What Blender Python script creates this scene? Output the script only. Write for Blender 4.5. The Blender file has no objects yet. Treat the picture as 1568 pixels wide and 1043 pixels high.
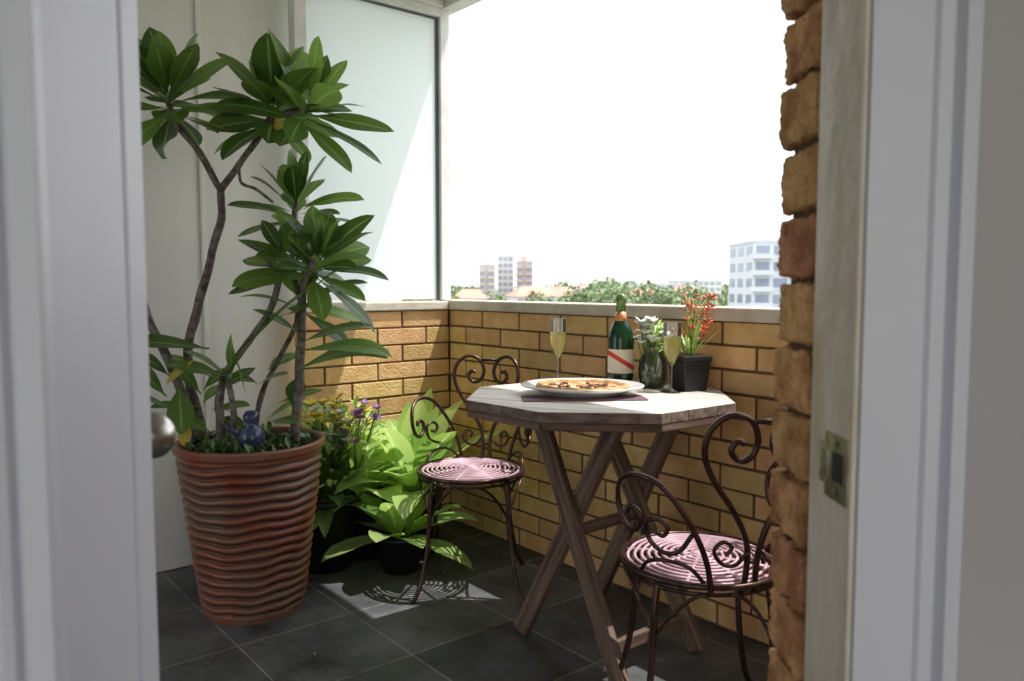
import bpy, bmesh, math, random
from mathutils import Vector, Matrix, noise
random.seed(7)
R=math.radians
scene=bpy.context.scene
COL=scene.collection
# ---------------------------------------------------------------- materials
def newmat(name):
    m=bpy.data.materials.new(name); m.use_nodes=True
    nt=m.node_tree; b=nt.nodes["Principled BSDF"]
    return m,nt,b
def mat(name,c,rough=.6,c2=None,scale=8,metal=0,bump=0,bscale=60,spec=None,detail=3,island=0,streak=0):
    m,nt,b=newmat(name); N=nt.nodes; L=nt.links
    b.inputs['Roughness'].default_value=rough; b.inputs['Metallic'].default_value=metal
    if spec is not None: b.inputs['Specular IOR Level'].default_value=spec
    tc=N.new('ShaderNodeTexCoord')
    ns=N.new('ShaderNodeTexNoise'); ns.inputs['Scale'].default_value=scale; ns.inputs['Detail'].default_value=detail
    if streak:
        mp=N.new('ShaderNodeMapping'); mp.inputs['Scale'].default_value=(1,1,streak); L.new(tc.outputs['Object'],mp.inputs[0]); L.new(mp.outputs[0],ns.inputs['Vector'])
    else: L.new(tc.outputs['Object'],ns.inputs['Vector'])
    mr=N.new('ShaderNodeMapRange'); mr.inputs[1].default_value=.35; mr.inputs[2].default_value=.65
    L.new(ns.outputs['Fac'],mr.inputs[0])
    mx=N.new('ShaderNodeMix'); mx.data_type='RGBA'
    if c2 is None: c2=tuple(x*.82 for x in c)
    mx.inputs[6].default_value=(*c,1); mx.inputs[7].default_value=(*c2,1)
    L.new(mr.outputs[0],mx.inputs[0]); out=mx.outputs[2]
    if island:
        g=N.new('ShaderNodeNewGeometry'); hs=N.new('ShaderNodeHueSaturation')
        m1=N.new('ShaderNodeMapRange'); m1.inputs[3].default_value=1-island; m1.inputs[4].default_value=1+island
        L.new(g.outputs['Random Per Island'],m1.inputs[0]); L.new(m1.outputs[0],hs.inputs['Value'])
        mu=N.new('ShaderNodeMath'); mu.operation='MULTIPLY'; mu.inputs[1].default_value=7.31
        fr=N.new('ShaderNodeMath'); fr.operation='FRACT'; m2=N.new('ShaderNodeMapRange')
        m2.inputs[3].default_value=.485; m2.inputs[4].default_value=.513
        L.new(g.outputs['Random Per Island'],mu.inputs[0]); L.new(mu.outputs[0],fr.inputs[0]); L.new(fr.outputs[0],m2.inputs[0])
        L.new(m2.outputs[0],hs.inputs['Hue']); L.new(out,hs.inputs['Color']); out=hs.outputs[0]
    L.new(out,b.inputs['Base Color'])
    if bump:
        n2=N.new('ShaderNodeTexNoise'); n2.inputs['Scale'].default_value=bscale; n2.inputs['Detail'].default_value=3
        L.new(tc.outputs['Object'],n2.inputs['Vector'])
        bp=N.new('ShaderNodeBump'); bp.inputs['Strength'].default_value=bump; bp.inputs['Distance'].default_value=.01
        L.new(n2.outputs['Fac'],bp.inputs['Height']); L.new(bp.outputs[0],b.inputs['Normal'])
    return m
def leafmat(name,dark,light,rib,tr=.35,rough=.35):
    m,nt,b=newmat(name); N=nt.nodes; L=nt.links
    at=N.new('ShaderNodeAttribute'); at.attribute_name='lc'
    sp=N.new('ShaderNodeSeparateColor'); L.new(at.outputs['Color'],sp.inputs[0])
    mx=N.new('ShaderNodeMix'); mx.data_type='RGBA'; mx.inputs[6].default_value=(*dark,1); mx.inputs[7].default_value=(*light,1)
    L.new(sp.outputs[1],mx.inputs[0])
    mr=N.new('ShaderNodeMapRange'); mr.inputs[1].default_value=.12; mr.inputs[2].default_value=0; L.new(sp.outputs[0],mr.inputs[0])
    m2=N.new('ShaderNodeMix'); m2.data_type='RGBA'; m2.inputs[7].default_value=(*rib,1)
    L.new(mr.outputs[0],m2.inputs[0]); L.new(mx.outputs[2],m2.inputs[6])
    L.new(m2.outputs[2],b.inputs['Base Color']); b.inputs['Roughness'].default_value=rough
    if tr>0:
        t=N.new('ShaderNodeBsdfTranslucent'); ms=N.new('ShaderNodeMixShader'); ms.inputs[0].default_value=tr
        hs=N.new('ShaderNodeHueSaturation'); hs.inputs['Value'].default_value=2.2; hs.inputs['Hue'].default_value=.485
        L.new(m2.outputs[2],hs.inputs['Color']); L.new(hs.outputs[0],t.inputs['Color'])
        o=N["Material Output"]; L.new(b.outputs[0],ms.inputs[1]); L.new(t.outputs[0],ms.inputs[2]); L.new(ms.outputs[0],o.inputs[0])
    return m
def thinglass(name,c,k=1.0,body=None,bf=.3):
    m,nt,b=newmat(name); N=nt.nodes; L=nt.links
    t=N.new('ShaderNodeBsdfTransparent'); t.inputs[0].default_value=(*c,1); g=N.new('ShaderNodeBsdfGlossy'); g.inputs['Roughness'].default_value=.02
    src=t.outputs[0]
    if body:
        d=N.new('ShaderNodeBsdfTranslucent'); d.inputs[0].default_value=(*body,1); m0=N.new('ShaderNodeMixShader'); m0.inputs[0].default_value=bf
        L.new(src,m0.inputs[1]); L.new(d.outputs[0],m0.inputs[2]); src=m0.outputs[0]
    lw=N.new('ShaderNodeLayerWeight'); lw.inputs[0].default_value=.4; mu=N.new('ShaderNodeMath'); mu.operation='MULTIPLY'; mu.inputs[1].default_value=k
    L.new(lw.outputs['Fresnel'],mu.inputs[0]); ms=N.new('ShaderNodeMixShader'); L.new(mu.outputs[0],ms.inputs[0]); L.new(src,ms.inputs[1]); L.new(g.outputs[0],ms.inputs[2])
    L.new(ms.outputs[0],N["Material Output"].inputs[0]); return m
M={}
M['white_wall']=mat('white_panel_paint',(.79,.77,.72),.55,(.72,.70,.64),5,bump=.08,bscale=30,streak=.15)
M['white_frame']=mat('white_frame_paint',(.72,.73,.79),.4,(.66,.67,.735),6,bump=.15,bscale=12,streak=.2)
M['interior']=mat('interior_wall_paint',(.50,.475,.475),.6,(.46,.435,.435),3)
M['jamb']=mat('worn_cream_paint',(.80,.74,.64),.5,(.58,.50,.38),14,bump=.3,bscale=40,streak=.35)
M['trimwhite']=mat('trim_white',(.80,.80,.78),.4)
M['dark_seal']=mat('dark_seal',(.10,.12,.12),.5)
M['brick']=mat('tan_brick',(.74,.50,.225),.75,(.64,.395,.15),14,bump=.5,bscale=90,island=.17)
M['mortar']=mat('mortar',(.17,.105,.06),.95,(.12,.075,.04),20,bump=.4)
M['rough_brick']=mat('rough_brick',(.74,.41,.19),.9,(.42,.19,.08),22,bump=1.0,bscale=110,island=.14,detail=5)
M['cap']=mat('cement_cap',(.68,.63,.53),.8,(.50,.44,.35),9,bump=.3,detail=6)
M['ceiling']=mat('ceiling_white',(.75,.75,.73),.7)
M['bronze']=mat('bronze_iron',(.11,.062,.05),.33,(.06,.035,.03),40,metal=.75)
M['mauve']=mat('mauve_painted_wire',(.68,.46,.53),.5,(.48,.30,.35),25)
M['chrome']=mat('satin_metal',(.55,.53,.50),.3,(.35,.32,.28),60,metal=1)
M['black']=mat('black_plastic',(.012,.012,.014),.5)
M['soil']=mat('soil',(.05,.03,.02),.95,(.02,.013,.01),50,bump=.6)
M['bark']=mat('plumeria_bark',(.23,.20,.17),.8,(.07,.058,.05),38,bump=.5,bscale=80)
M['leaf']=leafmat('plumeria_leaf',(.030,.085,.014),(.15,.27,.05),(.26,.36,.13),.33,.38)
M['leafy']=leafmat('yellowing_leaf',(.45,.36,.05),(.55,.42,.07),(.5,.45,.15))
M['lily']=leafmat('hosta_leaf',(.16,.32,.05),(.50,.64,.24),(.54,.66,.34),.38,.35)
M['ground_leaf']=leafmat('small_leaf',(.03,.08,.02),(.10,.18,.04),(.1,.2,.05),0)
M['litter']=leafmat('dry_leaf',(.14,.07,.03),(.32,.20,.08),(.2,.12,.06),0,.7)
M['petal_y']=mat('yellow_petal',(.80,.62,.08),.5); M['petal_p']=mat('purple_petal',(.30,.12,.40),.5)
M['petal_r']=mat('red_petal',(.75,.16,.09),.5); M['petal_w']=mat('white_petal',(.75,.78,.70),.5)
M['blue']=mat('blue_glaze',(.02,.03,.07),.2,(.06,.08,.16),30)
M['glass']=thinglass('clear_glass',(.97,.98,.97),1.1,(.9,.9,.9),.10); M['wine']=thinglass('sparkling_wine',(.99,.95,.66),.3,(.95,.88,.52),.42)
M['jarglass']=thinglass('jar_glass',(.90,.93,.91),1.1,(.85,.90,.87),.30)
M['bottle']=mat('dark_green_glass',(.008,.045,.018),.06,(.006,.035,.014))
M['foil']=mat('neck_foil',(.16,.28,.10),.3,(.10,.2,.06),60,metal=.5)
M['foilred']=mat('foil_orange',(.70,.30,.12),.35,metal=.3)
M['china']=mat('white_china',(.80,.79,.76),.18)
M['crust']=mat('pizza_crust',(.66,.42,.19),.8,(.45,.23,.08),30,bump=.5)
M['cheese']=mat('pizza_cheese',(.78,.58,.28),.5,(.60,.20,.08),26,bump=.6)
M['olive']=mat('pizza_topping',(.20,.06,.03),.5,(.09,.10,.03),30,island=.4)
M['napkin']=mat('mauve_napkin',(.20,.13,.15),.9)
M['tower_tan']=mat('tower_render_tan',(.68,.60,.56),.8); M['tower_w']=mat('tower_render_white',(.78,.77,.76),.8)  # distant walls paled: haze is put into their base colour
M['tower_b']=mat('tower_brick',(.62,.49,.45),.8); M['bwin']=mat('building_window',(.34,.37,.43),.3,(.42,.45,.50),.2)  # brick and windows paled too, low contrast standing in for haze
M['aptwin']=mat('apartment_window',(.22,.26,.34),.3,(.30,.34,.42),.2)
M['redroof']=mat('red_roof_tile',(.58,.31,.24),.8); M['apt']=mat('apartment_white',(.66,.69,.76),.7)  # roof and flats carry the same haze in their lightened colour
M['timber']=mat('timber_floor',(.30,.18,.09),.4,(.22,.12,.06),6)
def woodmat(name,c,c2,rough=.7):
    m,nt,b=newmat(name); N=nt.nodes; L=nt.links
    at=N.new('ShaderNodeAttribute'); at.attribute_name='gr'
    mp=N.new('ShaderNodeMapping'); mp.inputs['Scale'].default_value=(3,55,55); L.new(at.outputs['Vector'],mp.inputs[0])
    ns=N.new('ShaderNodeTexNoise'); ns.inputs['Scale'].default_value=1; ns.inputs['Detail'].default_value=5; L.new(mp.outputs[0],ns.inputs['Vector'])
    cr=N.new('ShaderNodeValToRGB'); cr.color_ramp.elements[0].position=.35; cr.color_ramp.elements[1].position=.68
    cr.color_ramp.elements[0].color=(*c2,1); cr.color_ramp.elements[1].color=(*c,1)
    L.new(ns.outputs['Fac'],cr.inputs[0])
    hs=N.new('ShaderNodeHueSaturation'); g=N.new('ShaderNodeNewGeometry'); m1=N.new('ShaderNodeMapRange'); m1.inputs[3].default_value=.8; m1.inputs[4].default_value=1.15
    L.new(g.outputs['Random Per Island'],m1.inputs[0]); L.new(m1.outputs[0],hs.inputs['Value']); L.new(cr.outputs[0],hs.inputs['Color'])
    L.new(hs.outputs[0],b.inputs['Base Color']); b.inputs['Roughness'].default_value=rough
    bp=N.new('ShaderNodeBump'); bp.inputs['Strength'].default_value=.5; bp.inputs['Distance'].default_value=.004
    L.new(ns.outputs['Fac'],bp.inputs['Height']); L.new(bp.outputs[0],b.inputs['Normal'])
    return m
M['wood_top']=woodmat('weathered_sunlit_timber_top',(.70,.67,.63),(.50,.45,.40))  # weathered grey, lightened further so sunlight sits in the colour
M['wood_edge']=woodmat('weathered_timber_edge',(.26,.20,.16),(.11,.075,.06))
M['wood_leg']=woodmat('weathered_timber_leg',(.24,.165,.12),(.075,.04,.028))
m,nt,b=newmat('frosted_glass'); N=nt.nodes; L=nt.links
b.inputs['Base Color'].default_value=(.86,.92,.92,1); b.inputs['Roughness'].default_value=.35
t=N.new('ShaderNodeBsdfTranslucent'); t.inputs[0].default_value=(.93,.97,.97,1); ms=N.new('ShaderNodeMixShader'); ms.inputs[0].default_value=.5
L.new(b.outputs[0],ms.inputs[1]); L.new(t.outputs[0],ms.inputs[2]); L.new(ms.outputs[0],N["Material Output"].inputs[0]); M['frost']=m
# slate floor
m,nt,b=newmat('slate_tiles'); N=nt.nodes; L=nt.links
tc=N.new('ShaderNodeTexCoord'); br=N.new('ShaderNodeTexBrick'); br.offset=0; br.offset_frequency=1
br.inputs['Scale'].default_value=1; br.inputs['Brick Width'].default_value=.40; br.inputs['Row Height'].default_value=.40
br.inputs['Mortar Size'].default_value=.0035; br.inputs['Mortar Smooth'].default_value=.2; br.inputs['Bias'].default_value=0
br.inputs['Color1'].default_value=(.052,.056,.060,1); br.inputs['Color2'].default_value=(.105,.108,.110,1); br.inputs['Mortar'].default_value=(.20,.19,.18,1)
mp=N.new('ShaderNodeMapping'); mp.inputs['Location'].default_value=(.12,.10,0); L.new(tc.outputs['Object'],mp.inputs[0]); L.new(mp.outputs[0],br.inputs['Vector'])
ns=N.new('ShaderNodeTexNoise'); ns.inputs['Scale'].default_value=4; ns.inputs['Detail'].default_value=8; ns.inputs['Roughness'].default_value=.65; L.new(tc.outputs['Object'],ns.inputs['Vector'])
mr=N.new('ShaderNodeMapRange'); mr.inputs[1].default_value=.3; mr.inputs[2].default_value=.7; mr.inputs[3].default_value=.4; mr.inputs[4].default_value=1.8; L.new(ns.outputs[0],mr.inputs[0])
vm=N.new('ShaderNodeVectorMath'); vm.operation='SCALE'; L.new(br.outputs['Color'],vm.inputs[0]); L.new(mr.outputs[0],vm.inputs['Scale']); L.new(vm.outputs[0],b.inputs['Base Color'])
m3=N.new('ShaderNodeMapRange'); m3.inputs[3].default_value=.30; m3.inputs[4].default_value=.75; L.new(ns.outputs[0],m3.inputs[0]); L.new(m3.outputs[0],b.inputs['Roughness'])
b.inputs['Specular IOR Level'].default_value=.3
bp=N.new('ShaderNodeBump'); bp.inputs['Strength'].default_value=.45; bp.inputs['Distance'].default_value=.008
sb=N.new('ShaderNodeMath'); sb.operation='SUBTRACT'; L.new(ns.outputs[0],sb.inputs[0]); L.new(br.outputs['Fac'],sb.inputs[1]); L.new(sb.outputs[0],bp.inputs['Height']); L.new(bp.outputs[0],b.inputs['Normal']); M['slate']=m
# terracotta ribbed pot
m,nt,b=newmat('ribbed_terracotta'); N=nt.nodes; L=nt.links
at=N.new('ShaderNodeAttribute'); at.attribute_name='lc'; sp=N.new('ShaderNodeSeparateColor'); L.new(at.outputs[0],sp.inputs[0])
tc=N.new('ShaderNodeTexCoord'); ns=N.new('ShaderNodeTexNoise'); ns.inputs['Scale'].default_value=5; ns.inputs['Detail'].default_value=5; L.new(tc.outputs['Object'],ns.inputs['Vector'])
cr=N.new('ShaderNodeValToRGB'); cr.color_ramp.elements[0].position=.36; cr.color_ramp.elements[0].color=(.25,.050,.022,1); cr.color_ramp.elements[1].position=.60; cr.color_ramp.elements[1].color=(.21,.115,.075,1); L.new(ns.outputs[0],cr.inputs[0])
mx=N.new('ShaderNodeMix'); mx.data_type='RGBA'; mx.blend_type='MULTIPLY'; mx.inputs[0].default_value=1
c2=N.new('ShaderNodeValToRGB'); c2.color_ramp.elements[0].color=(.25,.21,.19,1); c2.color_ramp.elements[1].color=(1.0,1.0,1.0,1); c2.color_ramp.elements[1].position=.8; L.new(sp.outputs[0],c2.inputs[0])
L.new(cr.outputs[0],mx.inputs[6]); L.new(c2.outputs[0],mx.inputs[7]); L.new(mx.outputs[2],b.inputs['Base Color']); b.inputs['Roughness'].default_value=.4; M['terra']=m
# ---------------------------------------------------------------- mesh helpers
class MB:
    def __init__(s): s.v=[];s.f=[];s.c=[];s.mi=[];s.g=[];s.cur=0
    def add(s,vs,fs,cs=None,gs=None):
        o=len(s.v); s.v+= [tuple(p) for p in vs]; s.f+=[tuple(i+o for i in f) for f in fs]
        s.c+= cs if cs else [(0.5,0.5,0.5)]*len(vs); s.g+= gs if gs else [tuple(p) for p in vs]; s.mi+=[s.cur]*len(fs)
    def box(s,x0,x1,y0,y1,z0,z1,mtx=None):
        vs=[Vector((x,y,z)) for x in(x0,x1) for y in(y0,y1) for z in(z0,z1)]
        r=random.random()*9
        gs=[(p.x+r,p.y+r,p.z) for p in vs]
        if mtx: vs=[mtx@p for p in vs]
        s.add(vs,[(0,1,3,2),(4,6,7,5),(0,4,5,1),(2,3,7,6),(0,2,6,4),(1,5,7,3)],None,gs)
    def tube(s,pts,rad,n=8,cap=True):
        pts=[Vector(p) for p in pts]; k=len(pts)
        if not hasattr(rad,'__len__'): rad=[rad]*k
        t0=(pts[1]-pts[0]).normalized(); up=Vector((0,0,1)) if abs(t0.z)<.9 else Vector((1,0,0))
        nn=t0.cross(up).normalized(); vs=[]
        for i in range(k):
            t=(pts[min(i+1,k-1)]-pts[max(i-1,0)])
            if t.length<1e-9: t=t0
            t.normalize(); nn=(nn-t*nn.dot(t)).normalized(); bb=t.cross(nn)
            for j in range(n):
                a=2*math.pi*j/n; vs.append(pts[i]+(nn*math.cos(a)+bb*math.sin(a))*rad[i])
        fs=[(i*n+j,i*n+(j+1)%n,(i+1)*n+(j+1)%n,(i+1)*n+j) for i in range(k-1) for j in range(n)]
        if cap: fs+= [tuple(range(n))[::-1],tuple((k-1)*n+j for j in range(n))]
        s.add(vs,fs)
    def lathe(s,prof,n=40,c=(0,0,0),mtx=None,sx=1,sy=1):
        vs=[]
        for r,z in prof:
            for j in range(n):
                a=2*math.pi*j/n; p=Vector((c[0]+r*sx*math.cos(a),c[1]+r*sy*math.sin(a),c[2]+z)); vs.append(mtx@p if mtx else p)
        k=len(prof); fs=[(i*n+j,i*n+(j+1)%n,(i+1)*n+(j+1)%n,(i+1)*n+j) for i in range(k-1) for j in range(n)]
        if prof[0][0]>1e-4: fs.append(tuple(range(n))[::-1])
        if prof[-1][0]>1e-4: fs.append(tuple((k-1)*n+j for j in range(n)))
        s.add(vs,fs)
    def leaf(s,base,d,up,L,W,droop=.8,fold=.18,rnd=.5,ns=9,wave=0,ex=1.25):
        d=Vector(d).normalized(); up=Vector(up); p=Vector(base); vs=[];cs=[]
        ds=L/ns; ph=random.random()*6
        for i in range(ns+1):
            t=i/ns
            side=d.cross(up)
            if side.length<1e-3: side=d.cross(Vector((1,0,.1)))
            side.normalize(); nrm=side.cross(d).normalized()
            if t<.1: w=W*.06
            else: w=W*.5*max(.0,math.sin(math.pi*((t-.07)/.93)**ex))**.75
            if i==ns: w=0.0005
            for j in(-1,-.5,0,.5,1):
                vs.append(p+side*(w*j)+nrm*(abs(j)*w*fold+wave*math.sin(t*9+ph+j)*w*abs(j))); cs.append((abs(j),rnd,t))
            p=p+d*ds; d=(d+Vector((0,0,-droop*ds/L*1.0*t))).normalized()
        fs=[(i*5+j,i*5+j+1,(i+1)*5+j+1,(i+1)*5+j) for i in range(ns) for j in range(4)]
        s.add(vs,fs,cs)
    def obj(s,name,mats,parent=None,smooth=True,mw=None,bevel=0,clean=False):
        me=bpy.data.meshes.new(name); me.from_pydata(s.v,[],s.f)
        if not isinstance(mats,(list,tuple)): mats=[mats]
        for mm in mats: me.materials.append(mm)
        me.polygons.foreach_set('material_index',s.mi)
        ca=me.color_attributes.new('lc','FLOAT_COLOR','POINT')
        ca.data.foreach_set('color',[x for c in s.c for x in (*c,1)])
        ga=me.attributes.new('gr','FLOAT_VECTOR','POINT'); ga.data.foreach_set('vector',[x for c in s.g for x in c])
        me.polygons.foreach_set('use_smooth',[smooth]*len(me.polygons)); me.update()
        o=bpy.data.objects.new(name,me); COL.objects.link(o)
        if mw: o.matrix_world=mw
        if parent: o.parent=parent
        if bevel:
            bv=o.modifiers.new('b','BEVEL'); bv.width=bevel; bv.segments=2; bv.limit_method='ANGLE'; bv.harden_normals=False
        return o
def empty(name,loc=(0,0,0)):
    e=bpy.data.objects.new(name,None); e.location=loc; COL.objects.link(e); e.empty_display_size=.1; return e
def smooth(pts,k=6):
    P=[Vector(p) for p in pts]; P=[2*P[0]-P[1]]+P+[2*P[-1]-P[-2]]; out=[]
    for i in range(1,len(P)-2):
        for j in range(k):
            t=j/k; a,b,c,d=P[i-1:i+3]
            out.append(.5*((2*b)+(c-a)*t+(2*a-5*b+4*c-d)*t*t+(3*b-a-3*c+d)*t**3))
    out.append(P[-2]); return out
def lerp(a,b,t): return a+(b-a)*t
# balcony frame: X' runs along the right parapet towards the door, Y' points outward over it, origin at inside corner
TH=-0.8838
BF=Matrix.Translation((-.30,3.77,0))@Matrix.Rotation(TH,4,'Z')
# ---------------------------------------------------------------- floor, walls
b=MB(); b.box(-.20,6.2,-6,.11,-.25,0); b.obj('balcony_floor',M['slate'],smooth=False,mw=BF)
CO=.079; ZT=1.03
def bricks(mb,along,face,length,start,sign,rows,axis):
    for r in range(rows):
        z1=ZT-r*CO-.004; z0=z1-CO+.009
        off=(0 if r%2==0 else .13)
        x=start-off
        while x<start+length:
            a0=max(x+.005,start); a1=min(x+.255,start+length)
            x+=.26
            if a1-a0<.03: continue
            j=random.uniform(-.002,.002); za=z0+random.uniform(-.001,.001); zb=z1+random.uniform(-.001,.001)
            if axis=='x': mb.box(a0,a1,face+j,face+.10,za,zb)
            else: mb.box(face-.10,face+j,-a1,-a0,za,zb)
w=empty('brick_parapet_wall')
b=MB(); bricks(b,0,0,3.9,-.0,1,13,'x'); b.obj('bricks',M['brick'],w,False,BF,.003)
b=MB(); b.box(-.10,3.9,.006,.095,0,ZT-.002); b.obj('mortar',M['mortar'],w,False,BF)
b=MB(); b.box(-.13,3.9,-.015,.125,ZT,ZT+.045); b.obj('coping',M['cap'],w,False,BF,.006)
w=empty('brick_return_wall')
b=MB(); bricks(b,0,0,.742,.004,1,13,'y'); b.obj('bricks',M['brick'],w,False,BF,.003)
b=MB(); b.box(-.095,-.006,-.742,-.003,0,ZT-.002); b.obj('mortar',M['mortar'],w,False,BF)
b=MB(); b.box(-.125,.015,-.745,-.017,ZT,ZT+.04); b.obj('coping',M['cap'],w,False,BF,.006)
# privacy screen
w=empty('frosted_privacy_screen')
b=MB(); b.box(-.056,-.046,-.70,-.045,ZT+.05,2.39); b.obj('pane',M['frost'],w,False,BF)
b=MB(); b.box(-.058,-.040,-.045,-.030,ZT+.045,2.40); b.box(-.058,-.040,-.70,-.045,2.39,2.40); b.obj('seal',M['dark_seal'],w,False,BF)
b=MB(); b.box(-.075,-.02,-.030,.022,ZT+.045,2.46); b.box(-.075,-.02,-.70,-.030,2.40,2.44); b.box(-.08,-.02,-.755,-.70,ZT+.04,2.46); b.obj('frame',M['trimwhite'],w,False,BF,.003)
# white panelled wall
w=empty('white_panel_wall')
b=MB(); A=-.15
for y0,y1 in((-1.10,-.69),(-1.95,-1.106),(-2.8,-1.956),(-3.65,-2.806),(-4.5,-3.656)):
    b.box(A-.03,A,y0,y1,.002,2.455)
b.obj('panels',M['white_wall'],w,False,BF,.004)
b=MB(); b.box(A-.12,A-.031,-4.5,-.70,0,2.455); b.obj('backing',M['white_wall'],w,False,BF)
b=MB(); b.box(A,A+.012,-1.112,-1.094,.015,2.45); b.obj('cover_strip',M['white_wall'],w,False,BF,.003)
# ceiling + beam
b=MB(); b.box(-.3,6.2,-6,-.02,2.465,2.7); b.box(-.3,6.2,-.02,.06,2.435,2.72); b.box(-.20,0,-.755,-.02,2.44,2.465) ; b.obj('balcony_ceiling',M['ceiling'],smooth=False,mw=BF,bevel=.003)
# ---------------------------------------------------------------- doorway
H=2.46
w=empty('door_frame')
def prism(mb,prof,z0,z1):
    n=len(prof); mb.add([(x,y,z0) for x,y in prof]+[(x,y,z1) for x,y in prof],[(i,(i+1)%n,n+(i+1)%n,n+i) for i in range(n)]+[tuple(range(n))[::-1],tuple(range(n,2*n))])
b=MB(); prism(b,[(.336,.871),(.336,.757),(.3365,.748),(.393,.747),(.396,.741),(.408,.739),(.411,.748),(.414,.750),(.418,.736),(.424,.733),(.430,.733),(.432,.871)],0,H); b.obj('casing',M['white_frame'],w,False)
b=MB(); b.box(.4325,1.9,.738,.871,0,H); b.obj('interior_wall_end',M['interior'],w,False,None,.002)
b=MB(); b.box(.330,.3355,.751,.858,0,H); b.obj('jamb_lining',M['jamb'],w,False,None,.002)
b=MB(); b.box(-.36,.336,.765,.87,2.1,H); b.obj('header',M['white_frame'],w,False,None,.002)
s=MB(); 
s.cur=0; s.box(.3285,.330,.757,.812,.930,.998); s.box(.3275,.3290,.812,.824,.943,.953); s.box(.3275,.3290,.812,.824,.975,.985); s.box(.327,.3290,.803,.820,.950,.978)
s.cur=1; s.box(.3278,.3288,.768,.792,.950,.980)  # black block: darkness of the latch hole done in colour
s.cur=2
for z in(.939,.989):
    mt=Matrix.Translation((.3285,.782,z))@Matrix.Rotation(R(-90),4,'Y'); s.lathe([(.0042,0),(.0042,.001),(.002,.0016)],14,mtx=mt)
s.obj('strike_plate',[M['chrome'],M['black'],M['dark_seal']],w,False)
w=empty('white_door')
b=MB(); b.box(-1.05,-.366,.75,.79,.01,2.09); b.obj('leaf',M['white_frame'],w,False,None,.004)
b=MB(); mt=Matrix.Translation((-.395,.79,.985))@Matrix.Rotation(R(-90),4,'X')
b.lathe([(.026,0),(.026,.004),(.012,.006),(.010,.03),(.016,.038),(.024,.048),(.026,.060),(.022,.070),(.010,.076),(0.0001,.077)],32,mtx=mt); b.obj('knob',M['chrome'],w)
w=empty('door_casing')
b=MB(); prism(b,[(-.362,.60),(-.361,.606),(-.366,.625),(-.366,.745),(-1.9,.745),(-1.9,.60)][::-1],0,H); b.obj('casing_board',M['white_frame'],w,False)
b=MB(); prism(b,[(-.392,.585),(-.386,.590),(-.386,.599),(-1.9,.599),(-1.9,.585)][::-1],0,H); b.obj('casing_bead',M['white_frame'],w,False)
b=MB(); b.box(-1.98,-1.9,-2.2,.745,0,H); b.obj('added_room_wall',M['interior'],smooth=False)  # unseen room side, added to cut the light on the door frame
b=MB(); b.box(1.9,1.98,-2.2,.871,0,H); b.obj('added_room_wall.001',M['interior'],smooth=False)  # matching unseen side wall, also added to dim the foreground
b=MB(); b.box(-1.9,1.9,-2.2,.60,.004,.012); b.obj('timber_floor',M['timber'],smooth=False)
# brick pillar
w=empty('brick_pillar')
b=MB()
def rockblock(mb,x0,x1,y0,y1,z0,z1,n=9,seed=0):
    bm=bmesh.new(); bmesh.ops.create_cube(bm,size=1); bmesh.ops.subdivide_edges(bm,edges=bm.edges[:],cuts=n,use_grid_fill=True)
    sx,sy,sz=x1-x0,y1-y0,z1-z0; c=Vector(((x0+x1)/2,(y0+y1)/2,(z0+z1)/2)); vs=[]
    for v in bm.verts:
        p=Vector((v.co.x*sx,v.co.y*sy,v.co.z*sz)); h=Vector((sx/2,sy/2,sz/2)); r=.005
        q=Vector([max(-(h[i]-r),min(h[i]-r,p[i])) for i in range(3)]); dd=p-q
        if dd.length>0: p=q+dd.normalized()*r
        nn=(p.normalized() if dd.length==0 else dd.normalized())
        w_=c+p; p=w_+nn*(.0045*noise.noise(w_*55+Vector((seed,0,0)))+.0035*noise.noise(w_*150)+.002*noise.noise(w_*320))
        vs.append(p)
    bm.verts.index_update(); mb.add(vs,[tuple(v.index for v in f.verts) for f in bm.faces]); bm.free()
z=-.03; i=0
while z<H-.05:
    jx=random.uniform(-.003,.003)
    rockblock(b,.337+jx,.45,.889,1.0,z+.004,z+CO-.005,17,i*3.1)
    for k in range(6): rockblock(b,.456+k*.24,.691+k*.24,.889,1.0,z+.004,z+CO-.005,2,i*3.1+k)
    z+=CO; i+=1
b.obj('rough_bricks',M['rough_brick'],w,True)
b=MB(); b.box(.350,1.88,.875,.985,0,H); b.obj('mortar_core',M['mortar'],w,False)
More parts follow.
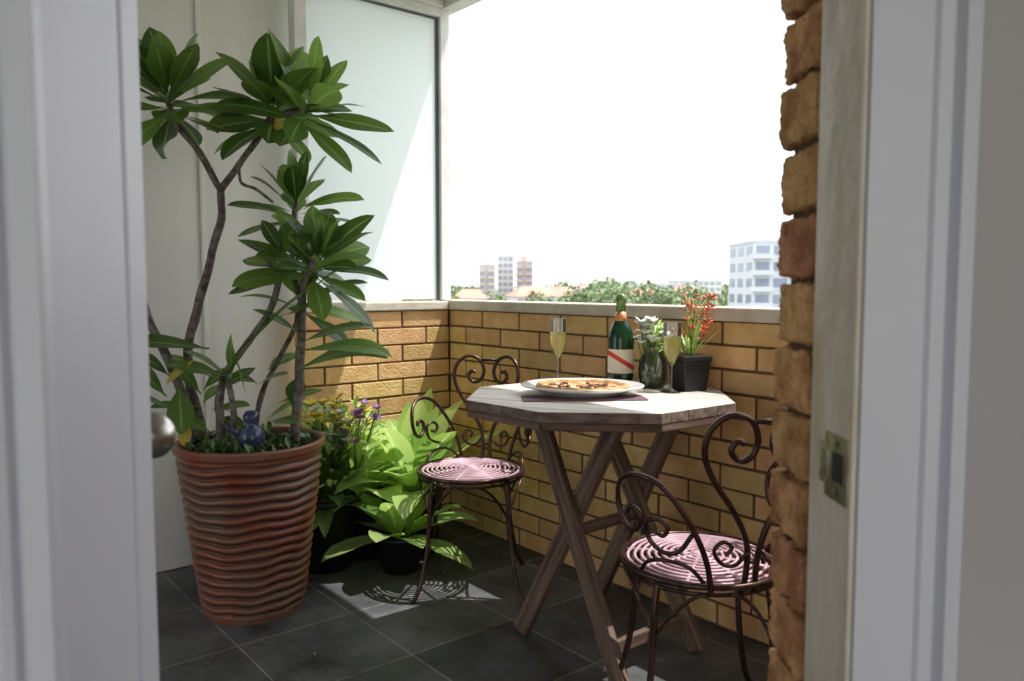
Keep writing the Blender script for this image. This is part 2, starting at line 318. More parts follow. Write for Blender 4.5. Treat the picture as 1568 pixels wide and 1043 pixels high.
# ---------------------------------------------------------------- table
T=Vector((.270,2.43,0)); TZ=.808
tab=empty('octagonal_wooden_table')
ang0=R(22.5-5)
oct_=[(.427*math.cos(ang0+i*math.pi/4),.385*math.sin(ang0+i*math.pi/4)) for i in range(8)]
def clip(poly,a,b_,sgn):
    out=[]
    f=lambda p:(p[0]*a[0]+p[1]*a[1]-b_)*sgn
    for i in range(len(poly)):
        p,q=poly[i],poly[(i+1)%len(poly)]; fp,fq=f(p),f(q)
        if fp>=0: out.append(p)
        if fp*fq<0: t=fp/(fp-fq); out.append((lerp(p[0],q[0],t),lerp(p[1],q[1],t)))
    return out
b=MB(); da=R(-20); ax=(math.cos(da),math.sin(da)); nx=(-ax[1],ax[0]); bw=.105
k=-5
while k<5:
    po=clip(clip(oct_,nx,k*bw+.0015,1),nx,(k+1)*bw-.0015,-1)
    if len(po)>2:
        n=len(po); r=random.random()*8
        vs=[(T.x+x,T.y+y,TZ-.030) for x,y in po]+[(T.x+x,T.y+y,TZ+random.uniform(-.001,0)) for x,y in po]
        gs=[(x*ax[0]+y*ax[1]+r,x*nx[0]+y*nx[1]+r,q) for q in(0,.03) for x,y in po]
        b.cur=0; b.add(vs,[tuple(range(n))[::-1],tuple(range(n,2*n))],None,gs)
        b.cur=1; o_=len(b.v)-2*n; b.f+=[(o_+i,o_+(i+1)%n,o_+n+(i+1)%n,o_+n+i) for i in range(n)]; b.mi+=[1]*n
    k+=1
b.obj('top',[M['wood_top'],M['wood_edge']],tab,False,None,.002)
b=MB()
def bar(mb,p,q,wd,th,up=(0,0,1)):
    p=Vector(p);q=Vector(q); x=(q-p); Ln=x.length; x.normalize(); y=Vector(up).cross(x).normalized(); z=x.cross(y)
    m=Matrix(((x.x,y.x,z.x,p.x),(x.y,y.y,z.y,p.y),(x.z,y.z,z.z,p.z),(0,0,0,1))); mb.box(0,Ln,-wd/2,wd/2,-th/2,th/2,m)
for i in range(8):
    p=oct_[i];q=oct_[(i+1)%8]; s_=.965; bar(b,(T.x+p[0]*s_,T.y+p[1]*s_,TZ-.042),(T.x+q[0]*s_,T.y+q[1]*s_,TZ-.042),.022,.022)
F=[Vector((.02,2.50,.0)),Vector((.32,2.17,.0)),Vector((.59,2.38,.0)),Vector((.29,2.76,.0))]
inn1=(T-(F[0]+F[1])/2)*.25; inn1.z=0; inn2=(T-(F[2]+F[3])/2)*.25; inn2.z=0
def xbars(P,Q,inn):
    d=(Q-P).normalized(); n=Vector((-d.y,d.x,0))
    for s_,a,c in((.0145,P,Q),(-.0145,Q,P)):
        top=c.lerp(a,.15)+inn+n*s_; top.z=TZ-.045; bot=a+n*s_; bot.z=.012
        x=(top-bot); Ln=x.length; x.normalize(); y=(n-x*n.dot(x)).normalized(); z_=x.cross(y)
        m_=Matrix(((x.x,y.x,z_.x,bot.x),(x.y,y.y,z_.y,bot.y),(x.z,y.z,z_.z,bot.z),(0,0,0,1))); b.box(0,Ln,-.0135,.0135,-.029,.029,m_)
xbars(F[0],F[1],inn1); xbars(F[2],F[3],inn2)
for P,Q,inn in((F[0],F[1],inn1),(F[2],F[3],inn2)):
    a=P.lerp(Q,.0)+inn; c=P.lerp(Q,1.0)+inn; a.z=c.z=TZ-.050; bar(b,a,c,.05,.038)
c1=(F[0]+F[1])/2+inn1*.5; c2_=(F[2]+F[3])/2+inn2*.5; c1.z=c2_.z=.395; bar(b,c1,c2_,.03,.03)
a=F[1].lerp(F[0],.12); c=F[2].lerp(F[3],.12); a.z=c.z=.09; bar(b,a,c,.02,.04)
b.obj('crossed_legs',M['wood_leg'],tab,False,None,.003)
# ---------------------------------------------------------------- chairs
def chair(name,loc,az):
    e=empty(name,(loc[0],loc[1],0)); e.rotation_euler=(0,0,R(az))
    SZ=.445
    def cy(phi,z,dr=0):
        r=.196+.13*(z-SZ)+dr; return Vector((r*math.cos(R(phi)),r*math.sin(R(phi)),z))
    b=MB()
    b.tube([Vector((.2*math.cos(a*math.pi/32),.2*math.sin(a*math.pi/32),SZ)) for a in range(65)],.0085,8,False)
    b.tube([Vector((.19*math.cos(a*math.pi/32),.19*math.sin(a*math.pi/32),SZ-.022)) for a in range(65)],.006,8,False)
    for s in(1,-1):
        heart=[(5,.43),(4,.50),(7,.565),(17,.635),(28,.70),(34,.765),(31,.825),(21,.858),(10,.845),(5,.80),(8,.762),(15,.752),(20,.775),(17,.797),(13,.792)]
        b.tube(smooth([cy(s*p,z,.0) for p,z in heart],6),.0076,8)
        arm=[(28,.43),(31,.50),(37,.565),(46,.63),(58,.685),(73,.70),(87,.68),(95,.63),(92,.575),(82,.555),(74,.575),(74,.605),(81,.615),(84,.598)]
        b.tube(smooth([cy(s*p,z,.012) for p,z in arm],6),.0072,8)
        sc=[(40,.575),(48,.53),(58,.52),(68,.545),(69,.585),(61,.60),(55,.583),(58,.562),(63,.567)]
        b.tube(smooth([cy(s*p,z,.010) for p,z in sc],6),.0058,8)
        sc=[(5,.53),(13,.50),(22,.505),(27,.535),(22,.558),(16,.545),(19,.528)]
        b.tube(smooth([cy(s*p,z,.004) for p,z in sc],6),.005,8)
        b.tube(smooth([cy(s*p,z,-.004) for p,z in [(30,.44),(42,.485),(58,.495),(74,.48),(84,.44)]],6),.005,8)
    b.tube([cy(-5,.503),cy(5,.503)],.006,8); b.tube([cy(-7,.842),cy(7,.842)],.006,8)
    for a in(45,135,225,315):
        c,s=math.cos(R(a-az)),math.sin(R(a-az))
        pts=[(.188,.435),(.200,.36),(.205,.27),(.218,.17),(.245,.07),(.272,.018),(.285,.006)]
        b.tube(smooth([(r*c,r*s,z) for r,z in pts],6),[.0085]*36+[.010],8)
        for sg in(1,-1):
            pp=[]
            for t in range(9):
                u=t/8; an=R(a-az+sg*u*38); z=.30+.125*math.sin(u*math.pi/2); pp.append((.197*math.cos(an),.197*math.sin(an),z))
            b.tube(smooth(pp,2),.0052,6)
    b.obj('iron_frame',M['bronze'],e)
    b=MB()
    for k in range(10):
        r=.022+k*.0177; n=48; pts=[]
        for j in range(n+1):
            a=2*math.pi*j/n; rr=r+.0035*abs(math.sin(a*4))*(r/.19); pts.append((rr*math.cos(a),rr*math.sin(a),SZ+.010*(1-(r/.19)**2)))
        b.tube(pts,.0043,6,False)
    for k in range(8):
        a=k*math.pi/4; pp=[(r*math.cos(a),r*math.sin(a),SZ-.003+.010*(1-(r/.19)**2)) for r in(.005,.06,.12,.196)]; b.tube(pp,.0055,6)
    b.lathe([(.022,.006),(.022,.014),(.012,.017),(.0001,.018)],20,c=(0,0,SZ)); b.obj('wire_seat',M['mauve'],e)
    return e
chair('scroll_iron_chair',(-.157,2.95),75)
chair('scroll_iron_chair.001',(.485,1.98),-68)
# ---------------------------------------------------------------- potted plumeria
PX,PY=-.925,2.74
e=empty('terracotta_pot',(PX,PY,0))
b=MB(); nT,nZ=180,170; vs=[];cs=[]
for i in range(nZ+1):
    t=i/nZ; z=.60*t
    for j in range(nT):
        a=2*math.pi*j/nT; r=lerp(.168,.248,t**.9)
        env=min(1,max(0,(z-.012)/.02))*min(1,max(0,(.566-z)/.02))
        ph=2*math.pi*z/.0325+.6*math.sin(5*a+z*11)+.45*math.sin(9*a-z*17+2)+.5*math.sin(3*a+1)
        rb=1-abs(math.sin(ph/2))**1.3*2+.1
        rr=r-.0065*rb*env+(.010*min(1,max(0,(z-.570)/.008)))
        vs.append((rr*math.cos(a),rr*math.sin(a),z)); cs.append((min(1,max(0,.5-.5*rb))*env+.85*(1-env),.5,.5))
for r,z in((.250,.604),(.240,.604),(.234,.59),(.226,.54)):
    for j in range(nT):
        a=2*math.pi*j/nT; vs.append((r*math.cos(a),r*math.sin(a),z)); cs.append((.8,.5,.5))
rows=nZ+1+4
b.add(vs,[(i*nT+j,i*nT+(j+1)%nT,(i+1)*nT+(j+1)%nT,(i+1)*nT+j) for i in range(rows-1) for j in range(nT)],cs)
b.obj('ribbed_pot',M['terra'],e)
b=MB(); b.lathe([(.230,.555),(.15,.572),(.07,.580),(.0001,.583)],40); b.obj('soil',M['soil'],e)
b=MB()
for i in range(420):
    r=.222*math.sqrt(random.random()); a=random.random()*6.283; p=(r*math.cos(a),r*math.sin(a),.565+random.uniform(0,.03))
    a2=random.random()*6.283; el=random.uniform(.2,1.2); b.leaf(p,(math.cos(a2)*math.cos(el),math.sin(a2)*math.cos(el),math.sin(el)),(0,0,1),random.uniform(.03,.06),random.uniform(.012,.02),1.2,rnd=random.random(),ns=4)
b.obj('groundcover',M['ground_leaf'],e,True)
pl=empty('plumeria_tree',(PX-.01,PY+.03,0))
b=MB()
def limb(pts,r0,r1):
    P=smooth(pts,6); n=len(P); q=[]
    for i,p in enumerate(P): q.append(p+Vector((noise.noise(p*9),noise.noise(p*9+Vector((5,5,5))),0))*.008)
    b.tube(q,[lerp(r0,r1,i/(n-1))*(1+.16*noise.noise(q[i]*30)) for i in range(n)],10)
limb([(-.17,.03,.56),(-.222,.02,.80),(-.20,.0,.98),(-.125,-.02,1.20),(-.085,-.02,1.36),(-.072,-.02,1.477)],.018,.013)
limb([(-.072,-.02,1.477),(-.14,-.05,1.60),(-.20,-.07,1.69),(-.228,-.08,1.765)],.012,.010)
limb([(-.072,-.02,1.477),(-.02,.0,1.56),(.05,.02,1.66),(.098,.03,1.755)],.012,.010)
limb([(.075,.025,1.70),(.13,-.02,1.725),(.19,-.05,1.735),(.235,-.06,1.75)],.009,.009)
limb([(-.19,.0,.60),(-.24,-.03,.80),(-.29,-.05,.95),(-.335,-.06,1.06),(-.375,-.07,1.18)],.017,.013)
limb([(.165,-.03,.56),(.188,-.04,.80),(.20,-.04,1.0),(.215,-.05,1.14),(.25,-.06,1.235)],.018,.011)
limb([(-.09,-.06,.56),(-.07,-.07,.80),(.0,-.08,.92),(.08,-.07,1.02),(.135,-.07,1.16),(.15,-.08,1.25)],.014,.010)
limb([(.0,.05,.56),(.03,.05,.75),(.10,.03,.88),(.16,.0,1.0),(.185,.02,1.10)],.010,.008)
limb([(.20,-.05,1.10),(.15,.03,1.25),(.155,.04,1.36),(.175,.03,1.44)],.010,.009)
limb([(-.02,-.1,.56),(-.02,-.12,.72),(-.03,-.12,.83)],.012,.009)
limb([(-.10,.05,.56),(-.11,.0,.72),(-.05,-.08,.86)],.013,.010)
limb([(.135,-.07,1.16),(.09,-.08,1.25),(.045,-.09,1.29)],.009,.006)
limb([(-.02,0,1.56),(.0,-.03,1.50),(.06,-.06,1.475),(.12,-.06,1.43)],.006,.005)
b.obj('trunk_and_limbs',M['bark'],pl)
b=MB()
def cluster(tip,dv,n,L,W,el0=75,el1=-18,seed=0,stem=.09):
    rg=random.Random(seed); dv=Vector(dv).normalized(); tip=Vector(tip)
    u=dv.cross(Vector((0,1,.1))).normalized(); v=dv.cross(u)
    for i in range(n):
        f=i/(n-1); az=i*2.39996+rg.uniform(-.4,.4); el=R(lerp(el0,el1,f**.9)+rg.uniform(-12,12))
        rad=u*math.cos(az)+v*math.sin(az); d=rad*math.cos(el)+dv*math.sin(el)
        ln=L*(.6+.4*math.sin(min(1,f*1.6+.15)*math.pi/2))*rg.uniform(.75,1.15)
        upv=dv*.8+Vector((rg.uniform(-.5,.5),rg.uniform(-1.0,0),.3))-rad*.2
        b.leaf(tip-dv*(f*stem)+rad*.008,d,upv,ln,W*rg.uniform(.8,1.15)*(.6+.4*min(1,ln/L)),rg.uniform(.3,1.3),rg.uniform(.06,.2),rg.random(),11,.05,1.18)
cluster((-.225,-.08,1.81),(-.05,-.15,1),32,.27,.108,seed=1,el1=-28)
cluster((.098,.03,1.80),(.05,-.1,1),30,.26,.105,seed=2,el1=-20)
cluster((.26,-.06,1.765),(.55,-.1,.8),20,.26,.092,seed=3,el1=-22)
cluster((.275,-.06,1.255),(.35,-.15,1),28,.26,.095,seed=4,el1=-22)
cluster((.175,.03,1.46),(.1,-.1,1),22,.22,.085,seed=5)
cluster((.21,.02,1.13),(.4,-.1,1),11,.21,.075,seed=6)
cluster((.155,-.08,1.26),(-.1,-.1,1),9,.18,.065,seed=7)
def lf(p,d,L,W,dr=.6,rnd=.4): b.leaf(p,d,(0,-.35,1),L,W,dr,.12,rnd,11,.03,1.18)
lf((-.10,-.10,.93),(-1,-.1,.15),.30,.11,.5,.3)
lf((.02,-.10,.93),(.8,-.2,.75),.30,.12,.5,.5)
lf((-.03,-.12,.84),(-.5,-.4,.5),.17,.07,.9,.6); lf((-.03,-.12,.84),(.5,-.3,.7),.17,.065,.9,.2)
lf((-.04,-.12,.84),(-.7,-.1,.2),.20,.085,.6,.8); lf((.2,-.08,.92),(1,-.15,.15),.34,.11,1.6,.9)
lf((.2,-.05,.95),(1,0,.35),.26,.09,1.0,.6); lf((.2,-.05,.98),(-.7,-.3,.5),.18,.07,.8,.5)
lf((.18,-.08,.85),(.8,-.15,.35),.36,.12,2.2,.6)
lf((-.27,-.06,.76),(-.6,-.2,.8),.19,.08,.5,.4); lf((-.25,-.07,.72),(-.35,-.3,.25),.17,.08,1.2,.7)
lf((-.22,-.07,.80),(.2,-.4,-.8),.18,.09,.3,.5); lf((-.26,-.05,.83),(-.8,-.1,.7),.15,.06,.4,.2)
lf((-.23,-.05,.70),(.5,-.3,-.2),.14,.06,.3,.9); lf((.05,-.12,.80),(.7,-.4,.35),.18,.07,.8,.6)
lf((.02,-.10,.78),(-.1,-.3,.8),.17,.06,.5,.5); lf((-.02,-.12,.83),(.1,-.2,1),.16,.06,.7,.8)
for i in range(16):
    a=random.uniform(0,6.28); lf((random.uniform(-.2,.2),random.uniform(-.1,.1),random.uniform(.62,.90)),(math.cos(a),math.sin(a),random.uniform(.1,.9)),random.uniform(.12,.2),random.uniform(.05,.08),.8,random.random())
b.obj('leaves',M['leaf'],pl)
b=MB()
lf((-.14,-.11,.90),(-.5,-.3,-.45),.13,.05,.5,.5); lf((-.19,-.10,.70),(.1,-.3,-.8),.11,.045,.5,.5); lf((-.18,-.08,1.72),(.8,-.2,-.25),.17,.022,.3,.5); lf((.13,-.04,1.74),(.2,-.2,-.8),.10,.035,.5,.7)
b.obj('yellow_leaves',M['leafy'],pl)
b=MB(); c=(PX+.045,PY-.12,.585)
b.lathe([(.0001,0),(.028,.004),(.042,.03),(.044,.055),(.034,.08),(.020,.094),(.026,.108),(.028,.122),(.018,.138),(.0001,.142)],28,c=c)
b.tube([(c[0]-.03,c[1]-.01,c[2]+.06),(c[0]-.062,c[1]-.015,c[2]+.075),(c[0]-.085,c[1]-.02,c[2]+.10)],[.012,.008,.004],8)
b.obj('blue_ceramic_bird',M['blue'])
# fallen leaves and grit on the tiles
b=MB(); rg=random.Random(33)
for i in range(60):
    x,y=rg.choice([(-.95+rg.gauss(0,.3),2.62+rg.gauss(0,.28)),(-.45+rg.gauss(0,.35),3.0+rg.gauss(0,.2)),(.2+rg.gauss(0,.3),2.6+rg.gauss(0,.25))])
    if .773*x+.634*y>2.12: continue
    a=rg.random()*6.28; L_=rg.uniform(.008,.03)
    b.leaf((x,y,.004),(math.cos(a),math.sin(a),.08),(0,0,1),L_,L_*.4,.3,.2,rg.random(),4)
b.obj('fallen_leaves',M['litter'])
# ---------------------------------------------------------------- small corner plants
def potplant(name,x,y,r,h,n,L,W,seed,mt,el0=85,el1=15,ex=1.1,dr=(1.2,2.3)):
    rg=random.Random(seed); e=empty(name,(x,y,0))
    b=MB(); b.lathe([(r*.72,0),(r*.95,h*.9),(r*1.04,h*.9),(r*1.05,h),(r*.97,h),(r*.93,h*.9),(.0001,h*.9)],36); b.obj('pot',M['black'],e)
    b=MB()
    for i in range(n):
        f=i/(n-1); az=i*2.39996+rg.uniform(-.4,.4); el=R(lerp(el0,el1,f)+rg.uniform(-8,8)); d=(math.cos(az)*math.cos(el),math.sin(az)*math.cos(el),math.sin(el))
        b.leaf((.02*math.cos(az),.02*math.sin(az),h*.88),d,(0,0,1) if el<1.2 else (math.cos(az+3.14),math.sin(az+3.14),.6),L*rg.uniform(.8,1.15),W*rg.uniform(.8,1.15),rg.uniform(*dr),.22,rg.random(),11,.06,ex)
    b.obj('leaves',mt,e); return e
potplant('hosta_plant',-.43,3.33,.14,.30,26,.43,.15,3,M['lily'],85,10)
e=potplant('hosta_plant.001',-.45,3.10,.10,.15,14,.30,.12,8,M['lily'],60,0)
e=potplant('hosta_plant.002',-.62,3.27,.10,.30,17,.35,.13,18,M['lily'],60,0,dr=(1.8,3))
e=potplant('flowering_pansy_plant',-.76,3.14,.14,.30,30,.34,.07,5,M['ground_leaf'],80,-10,dr=(1.5,3.2))
def blooms(e,cx,cy_,z0,z1,sp,n,mt,nm,s=.016,seed=1,stems=True):
    rg=random.Random(seed); fb=MB(); st=MB()
    for i in range(n):
        p=Vector((cx+rg.uniform(-sp,sp),cy_+rg.uniform(-sp,sp),rg.uniform(z0,z1)))
        if stems: st.tube(smooth([(cx,cy_,z0-.18),(lerp(cx,p.x,.6),lerp(cy_,p.y,.6),lerp(z0-.18,p.z,.6)),p],3),.0016,5)
        a0=rg.random()*6
        for k in range(6):
            a=a0+k*math.pi/3; fb.leaf(p,(math.cos(a),math.sin(a)-.3,rg.uniform(.1,.8)),(0,0,1),s*1.4,s*1.1,.5,.1,.5,4)
    fb.obj(nm,mt,e)
    if stems: st.obj(nm+'_stems',M['ground_leaf'],e)
blooms(e,.04,-.02,.56,.70,.13,26,M['petal_y'],'yellow_blooms',.028,2); blooms(e,.12,-.03,.52,.68,.10,14,M['petal_p'],'purple_blooms',.021,3); blooms(e,.10,-.03,.50,.66,.12,14,M['petal_w'],'white_blooms',.022,4)
gb=MB(); rg=random.Random(5)
for i in range(240):
    a=rg.random()*6.28; r=.18*math.sqrt(rg.random()); el=rg.uniform(.1,1.3); gb.leaf((.04+r*math.cos(a),r*math.sin(a),rg.uniform(.36,.64)),(math.cos(a)*math.cos(el),math.sin(a)*math.cos(el),math.sin(el)),(0,0,1),rg.uniform(.04,.08),rg.uniform(.018,.03),1.0,rnd=rg.random(),ns=4)
gb.obj('foliage',M['lily'],e)
# ---------------------------------------------------------------- table setting
def flute(name,x,y):
    e=empty(name,(x,y,TZ)); b=MB()
    pr=[(.0001,.001),(.034,.001),(.034,.003),(.006,.008),(.0040,.02),(.0040,.084),(.011,.094),(.023,.12),(.0290,.160),(.0275,.222)]
    b.lathe(pr,36); 
    b.f.pop(); b.mi.pop()
    b.tube([(.0275*math.cos(a*math.pi/18),.0275*math.sin(a*math.pi/18),.222) for a in range(37)],.0008,5,False)
    b.obj('glass',M['glass'],e)
    b=MB(); b.lathe([(.0001,.0945),(.0098,.098),(.0216,.1215),(.0276,.158),(.0272,.176),(.0001,.176)],32); b.obj('wine',M['wine'],e)
flute('champagne_flute',.160,2.72); flute('champagne_flute.001',.508,2.48)
e=empty('champagne_bottle',(.368,2.645,TZ)); b=MB()
b.lathe([(.0001,.004),(.036,.0),(.0435,.006),(.0445,.03),(.0445,.155),(.041,.178),(.030,.205),(.019,.232),(.0155,.25),(.0150,.300),(.0001,.302)],44); b.obj('bottle_body',M['bottle'],e)
b=MB(); b.lathe([(.0252,.2165),(.0185,.2345),(.0163,.25)],40); b.obj('neck_label',M['foilred'],e)
b=MB(); b.lathe([(.0163,.2505),(.0160,.285),(.0185,.288),(.0185,.298),(.0165,.306),(.008,.311),(.0001,.312)],36); b.obj('neck_foil',M['foil'],e)
m,nt,bb=newmat('bottle_label'); N=nt.nodes; L=nt.links
tc=N.new('ShaderNodeTexCoord'); sx=N.new('ShaderNodeSeparateXYZ'); L.new(tc.outputs['Object'],sx.inputs[0])
ma=N.new('ShaderNodeMath'); ma.operation='MULTIPLY_ADD'; ma.inputs[1].default_value=.62; L.new(sx.outputs[0],ma.inputs[0]); L.new(sx.outputs[2],ma.inputs[2])
sb=N.new('ShaderNodeMath'); sb.operation='SUBTRACT'; sb.inputs[1].default_value=.086; L.new(ma.outputs[0],sb.inputs[0])
ab=N.new('ShaderNodeMath'); ab.operation='ABSOLUTE'; L.new(sb.outputs[0],ab.inputs[0]); lt=N.new('ShaderNodeMath'); lt.operation='LESS_THAN'; lt.inputs[1].default_value=.0085; L.new(ab.outputs[0],lt.inputs[0])
mx=N.new('ShaderNodeMix'); mx.data_type='RGBA'; mx.inputs[6].default_value=(.75,.70,.58,1); mx.inputs[7].default_value=(.6,.03,.03,1); L.new(lt.outputs[0],mx.inputs[0]); L.new(mx.outputs[2],bb.inputs['Base Color'])
b=MB(); vs=[];n=30
for z in(.045,.125):
    for j in range(n+1):
        a=R(-90-80+160*j/n); vs.append((.0450*math.cos(a),.0450*math.sin(a),z))
b.add(vs,[(j,j+1,n+2+j,n+1+j) for j in range(n)]); b.obj('label',m,e)
e=empty('pizza_platter',(.218,2.42,TZ)); e.rotation_euler=(0,0,R(-8))
b=MB(); b.lathe([(.0001,.004),(.10,.004),(.112,.0),(.118,.004),(.150,.018),(.190,.028),(.192,.032),(.187,.034),(.150,.024),(.118,.012),(.0001,.010)],64,sy=.82); b.obj('platter',M['china'],e)
b=MB(); n=56; vs=[];pr=[(0.0001,.022),(.05,.024),(.10,.025),(.124,.026),(.131,.033),(.139,.035),(.146,.029),(.143,.021)]
for r,z in pr:
    for j in range(n):
        a=2*math.pi*j/n; q=1+.06*noise.noise(Vector((math.cos(a)*1.5,math.sin(a)*1.5,3)))+.015*math.sin(9*a); vs.append((r*q*math.cos(a),r*q*math.sin(a)*.78,z+.004*noise.noise(Vector((r*40*math.cos(a),r*40*math.sin(a),1)))))
for i in range(len(pr)-1):
    b.cur=0 if i<3 else 1
    b.add(vs[i*n:(i+2)*n],[(j,(j+1)%n,n+(j+1)%n,n+j) for j in range(n)])
b.obj('pizza_base',[M['cheese'],M['crust']],e)
b=MB()
for i in range(34):
    a=random.random()*6.28; r=.115*math.sqrt(random.random()); mt=Matrix.Translation((r*math.cos(a),r*.78*math.sin(a),.025))@Matrix.Rotation(random.uniform(-.5,.5),4,'X')@Matrix.Rotation(random.random()*3,4,'Z'); s=random.uniform(.006,.013)
    b.lathe([(s,0),(s*1.05,.002),(s*.6,.005),(.0001,.006)],9,mtx=mt,sy=random.uniform(.4,1))
b.obj('toppings',M['olive'],e)
b=MB(); b.box(-.19,.18,-.055,.05,.0005,.0035,Matrix.Translation((.220,2.335,TZ))@Matrix.Rotation(R(4),4,'Z')); b.obj('folded_napkin',M['napkin'],smooth=False,bevel=.001)
e=empty('glass_flower_vase',(.470,2.60,TZ)); b=MB()
b.lathe([(.0001,.002),(.036,.002),(.045,.012),(.049,.05),(.046,.09),(.032,.115),(.030,.125),(.035,.135)],36); b.f.pop(); b.mi.pop(); b.obj('jar',M['jarglass'],e)
blooms(e,0,0,.14,.22,.05,20,M['petal_w'],'white_blooms',.022,11)
gb=MB(); rg=random.Random(8)
for i in range(60):
    a=rg.random()*6.28; el=rg.uniform(.3,1.4); gb.leaf((.01*math.cos(a),.01*math.sin(a),rg.uniform(.10,.19)),(math.cos(a)*math.cos(el),math.sin(a)*math.cos(el),math.sin(el)),(0,0,1),rg.uniform(.03,.06),.014,1,rnd=rg.random(),ns=4)
for i in range(10):
    a=rg.random()*6.28; gb.tube([(.02*math.cos(a),.02*math.sin(a),.015),(-.01*math.cos(a),.01*math.sin(a),.13)],.0022,5)
gb.obj('greenery',M['lily'],e)
e=empty('kangaroo_paw_pot',(.575,2.53,TZ)); e.rotation_euler=(0,0,R(20)); b=MB()
def frust(mb,w0,w1,z0,z1): mb.add([(sx*w,sy*w,z) for z,w in((z0,w0),(z1,w1)) for sx,sy in((-1,-1),(1,-1),(1,1),(-1,1))],[(3,2,1,0),(4,5,6,7)]+[(i,(i+1)%4,4+(i+1)%4,4+i) for i in range(4)])
frust(b,.041,.050,0,.095); frust(b,.053,.053,.095,.115); b.obj('square_pot',M['black'],e,False,None,.004)
b=MB(); fb=MB(); rg=random.Random(21)
for i in range(16):
    a=rg.random()*6.28; sp=rg.uniform(.01,.08); h=rg.uniform(.20,.31); tip=Vector((sp*math.cos(a),sp*math.sin(a),h)); b.tube(smooth([(.01*math.cos(a),.01*math.sin(a),.11),(sp*.4*math.cos(a),sp*.4*math.sin(a),.11+(h-.11)*.6),tip],4),.0017,5)
    for k in range(7):
        a2=rg.random()*6.28; el=rg.uniform(-.2,1.2); d=Vector((math.cos(a2)*math.cos(el),math.sin(a2)*math.cos(el),math.sin(el))); q=tip-Vector((0,0,rg.uniform(0,.05)))
        fb.tube([q,q+d*.014,q+d*.022],[.0015,.0036,.0022],5)
for i in range(18):
    a=rg.random()*6.28; el=rg.uniform(.7,1.45); b.leaf((.015*math.cos(a),.015*math.sin(a),.112),(math.cos(a)*math.cos(el),math.sin(a)*math.cos(el),math.sin(el)),(0,0,1),rg.uniform(.06,.12),.010,.8,rnd=rg.random(),ns=6)
b.obj('stems_and_leaves',M['lily'],e); fb.obj('red_flowers',M['petal_r'],e)
# ---------------------------------------------------------------- distant city
b=MB(); b.box(-3000,3000,-3000,4000,-21,-20); 
gm=mat('suburb_ground',(.20,.23,.16),.95,(.28,.27,.23),.01); b.obj('ground',gm,smooth=False)
def building(name,x0,x1,y0,dep,z1,fl,bays,wm,balc=False,z0=-20,rt=True,wn='bwin'):
    b=MB(); b.cur=0; b.box(x0,x1,y0,y0+dep,z0,z1)
    w=x1-x0
    if rt: b.box(x0+w*.25,x0+w*.65,y0+dep*.3,y0+dep*.7,z1,z1+2.6); b.tube([(x0+w*.4,y0+dep*.5,z1+2.6),(x0+w*.4,y0+dep*.5,z1+5)],.12,5)
    b.box(x0-.2,x1+.2,y0-.2,y0+dep+.2,z1,z1+.5)
    n=int((z1-z0)/fl)
    for i in range(n):
        zt=z1-i*fl-.6
        for k in range(bays):
            a=x0+w*(k+.12)/bays; c=x0+w*(k+.88)/bays; b.cur=1; b.box(a,c,y0-.06,y0+.1,zt-fl*.55,zt)
        for k in range(3):
            a=y0+dep*(k+.2)/3; c=y0+dep*(k+.8)/3; b.cur=1; b.box(x0-.06,x0+.1,a,c,zt-fl*.55,zt); b.box(x1-.1,x1+.06,a,c,zt-fl*.55,zt)
        if balc:
            b.cur=0
            for k in range(0,bays,2): b.box(x0+w*k/bays-.8,x0+w*(k+1)/bays,y0-1.5,y0-.07,zt-fl*.80,zt-fl*.50)
    return b.obj(name,[wm,M[wn]],smooth=False)
building('tan_apartment_tower',-14.5,-7.8,352,12,9.5,2.9,3,M['tower_tan'],True)
building('white_apartment_tower',-6.6,0.6,365,12,14.2,2.9,3,M['tower_w'])
building('brick_apartment_tower',2.2,9.2,350,12,11,2.9,3,M['tower_b'],True)
building('white_balcony_apartments',43.0,62,140,16,8.6,2.9,6,M['apt'],True,wn='aptwin')
building('low_apartment_block',52,75,345,12,1.2,3,6,M['tower_w'])
building('low_office_block',86,112,420,12,3.0,3,8,M['tower_w'],rt=False)
building('cream_flats',18,32,270,10,-1.0,3,5,M['tower_tan'])
def house(name,x,y,w,d,z,h,rot=0):
    b=MB(); mt=Matrix.Translation((x,y,0))@Matrix.Rotation(rot,4,'Z'); b.cur=0; b.box(-w/2,w/2,-d/2,d/2,-20,z,mt); b.cur=2
    for k in range(4): b.box(-w/2+w*(k+.2)/4,-w/2+w*(k+.7)/4,-d/2-.05,-d/2+.1,z-2,z-.7,mt)
    b.cur=1; o=.5; vs=[mt@Vector(p) for p in((-w/2-o,-d/2-o,z),(w/2+o,-d/2-o,z),(w/2+o,d/2+o,z),(-w/2-o,d/2+o,z),(-w/4,0,z+h),(w/4,0,z+h))]
    b.add(vs,[(0,1,5,4),(1,2,5),(2,3,4,5),(3,0,4),(3,2,1,0)]); b.obj(name,[M['tower_w'],M['redroof'],M['bwin']],smooth=False)
house('red_roof_house',6,235,13,9,-2.4,3,.3); house('red_roof_house.001',16,262,11,9,-2.6,3,-.3); house('red_roof_house.002',-14,262,11,9,-3.5,3,.1); house('red_roof_house.003',44,262,12,9,-3.2,3,.4); house('red_roof_house.004',66,300,12,9,-2.6,3,-.2)
tm=leafmat('tree_foliage',(.10,.16,.07),(.25,.31,.15),(.08,.14,.03),0,.7)  # far foliage lightened, with haze worked into the greens
tb=MB(); rg=random.Random(4)
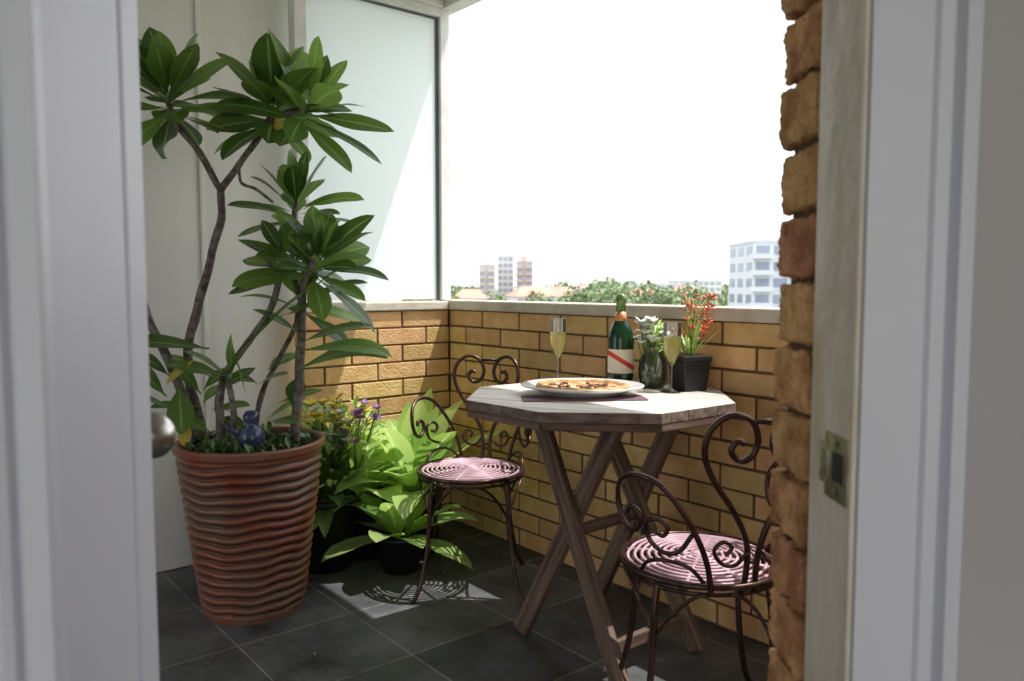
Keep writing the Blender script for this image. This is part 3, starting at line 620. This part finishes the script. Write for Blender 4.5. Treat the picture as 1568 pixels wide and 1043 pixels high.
def tree(x,y,top,r):
    tb.cur=1; tb.tube([(x,y,-20),(x+rg.uniform(-1,1),y,top-r*1.2),(x,y,top-r*.4)],[.5,.35,.1],6); tb.cur=0
    for k in range(7):
        c=Vector((x+rg.uniform(-.7,.7)*r,y+rg.uniform(-.7,.7)*r,top-r*.8+rg.uniform(-.6,.45)*r)); rr=r*rg.uniform(.35,.6); sh=rg.random()
        for j in range(50):
            d=Vector((rg.gauss(0,1),rg.gauss(0,1),rg.gauss(0,.8))).normalized()*rr*rg.uniform(.7,1.05); s=rg.uniform(.25,.6)*r/5
            n=Vector((rg.gauss(0,1),rg.gauss(0,1),rg.gauss(0,1)+.8)).normalized(); u=n.orthogonal().normalized(); v=n.cross(u); p=c+d; g=min(1,max(0,.3*sh+.5*rg.random()+.2))
            tb.add([p-u*s,p+v*s,p+u*s,p-v*s],[(0,1,2,3)],[(.5,g,0)]*4)
for i in range(115):
    y=rg.uniform(170,330); px=rg.uniform(-.12,.42); tree(px*y,y,rg.uniform(-4.5,.2)+(1.8 if .08<px<.25 else 0),rg.uniform(3.5,6.5))
for i in range(90):
    y=rg.uniform(420,620); px=rg.uniform(-.12,.45); tree(px*y,y,rg.uniform(-3,1.5)+5*math.exp(-((px-.13)/.05)**2)+4*math.exp(-((px-.27)/.06)**2),rg.uniform(7,11))
tb.obj('distant_trees',[tm,M['bark']],smooth=False)
# ---------------------------------------------------------------- camera, light
cam=bpy.data.cameras.new('camera'); co=bpy.data.objects.new('camera',cam); COL.objects.link(co); scene.camera=co
co.location=(0,0,1.15); co.rotation_euler=(R(90-4.1),0,0); cam.lens=27.55; cam.sensor_width=36; cam.clip_start=.02; cam.clip_end=8000
cam.dof.use_dof=True; cam.dof.focus_distance=2.3; cam.dof.aperture_fstop=5.0
sl=bpy.data.lights.new('sun','SUN'); sl.energy=5; sl.angle=R(.5); sl.color=(1,.98,.94); so=bpy.data.objects.new('sun',sl); COL.objects.link(so); so.rotation_euler=(0,R(26),0); so.location=(5,0,12)
wd=bpy.data.worlds.new('World'); scene.world=wd; wd.use_nodes=True; nt=wd.node_tree; bg=nt.nodes['Background']
sk=nt.nodes.new('ShaderNodeTexSky'); sk.sky_type='NISHITA'; sk.sun_disc=False; sk.sun_elevation=R(64); sk.sun_rotation=R(90); sk.dust_density=1.5; sk.air_density=1; sk.ozone_density=1
hs=nt.nodes.new('ShaderNodeHueSaturation'); hs.inputs['Saturation'].default_value=.45; hs.inputs['Value'].default_value=2.0
hz=nt.nodes.new('ShaderNodeMix'); hz.data_type='RGBA'; hz.blend_type='MIX'; hz.inputs[0].default_value=.75; hz.inputs[7].default_value=(14.8,15.0,15.4,1)
nt.links.new(sk.outputs[0],hs.inputs['Color']); nt.links.new(hs.outputs[0],hz.inputs[6]); nt.links.new(hz.outputs[2],bg.inputs[0]); bg.inputs[1].default_value=.15
scene.view_settings.view_transform='Standard'; scene.view_settings.look='None'; scene.view_settings.exposure=0
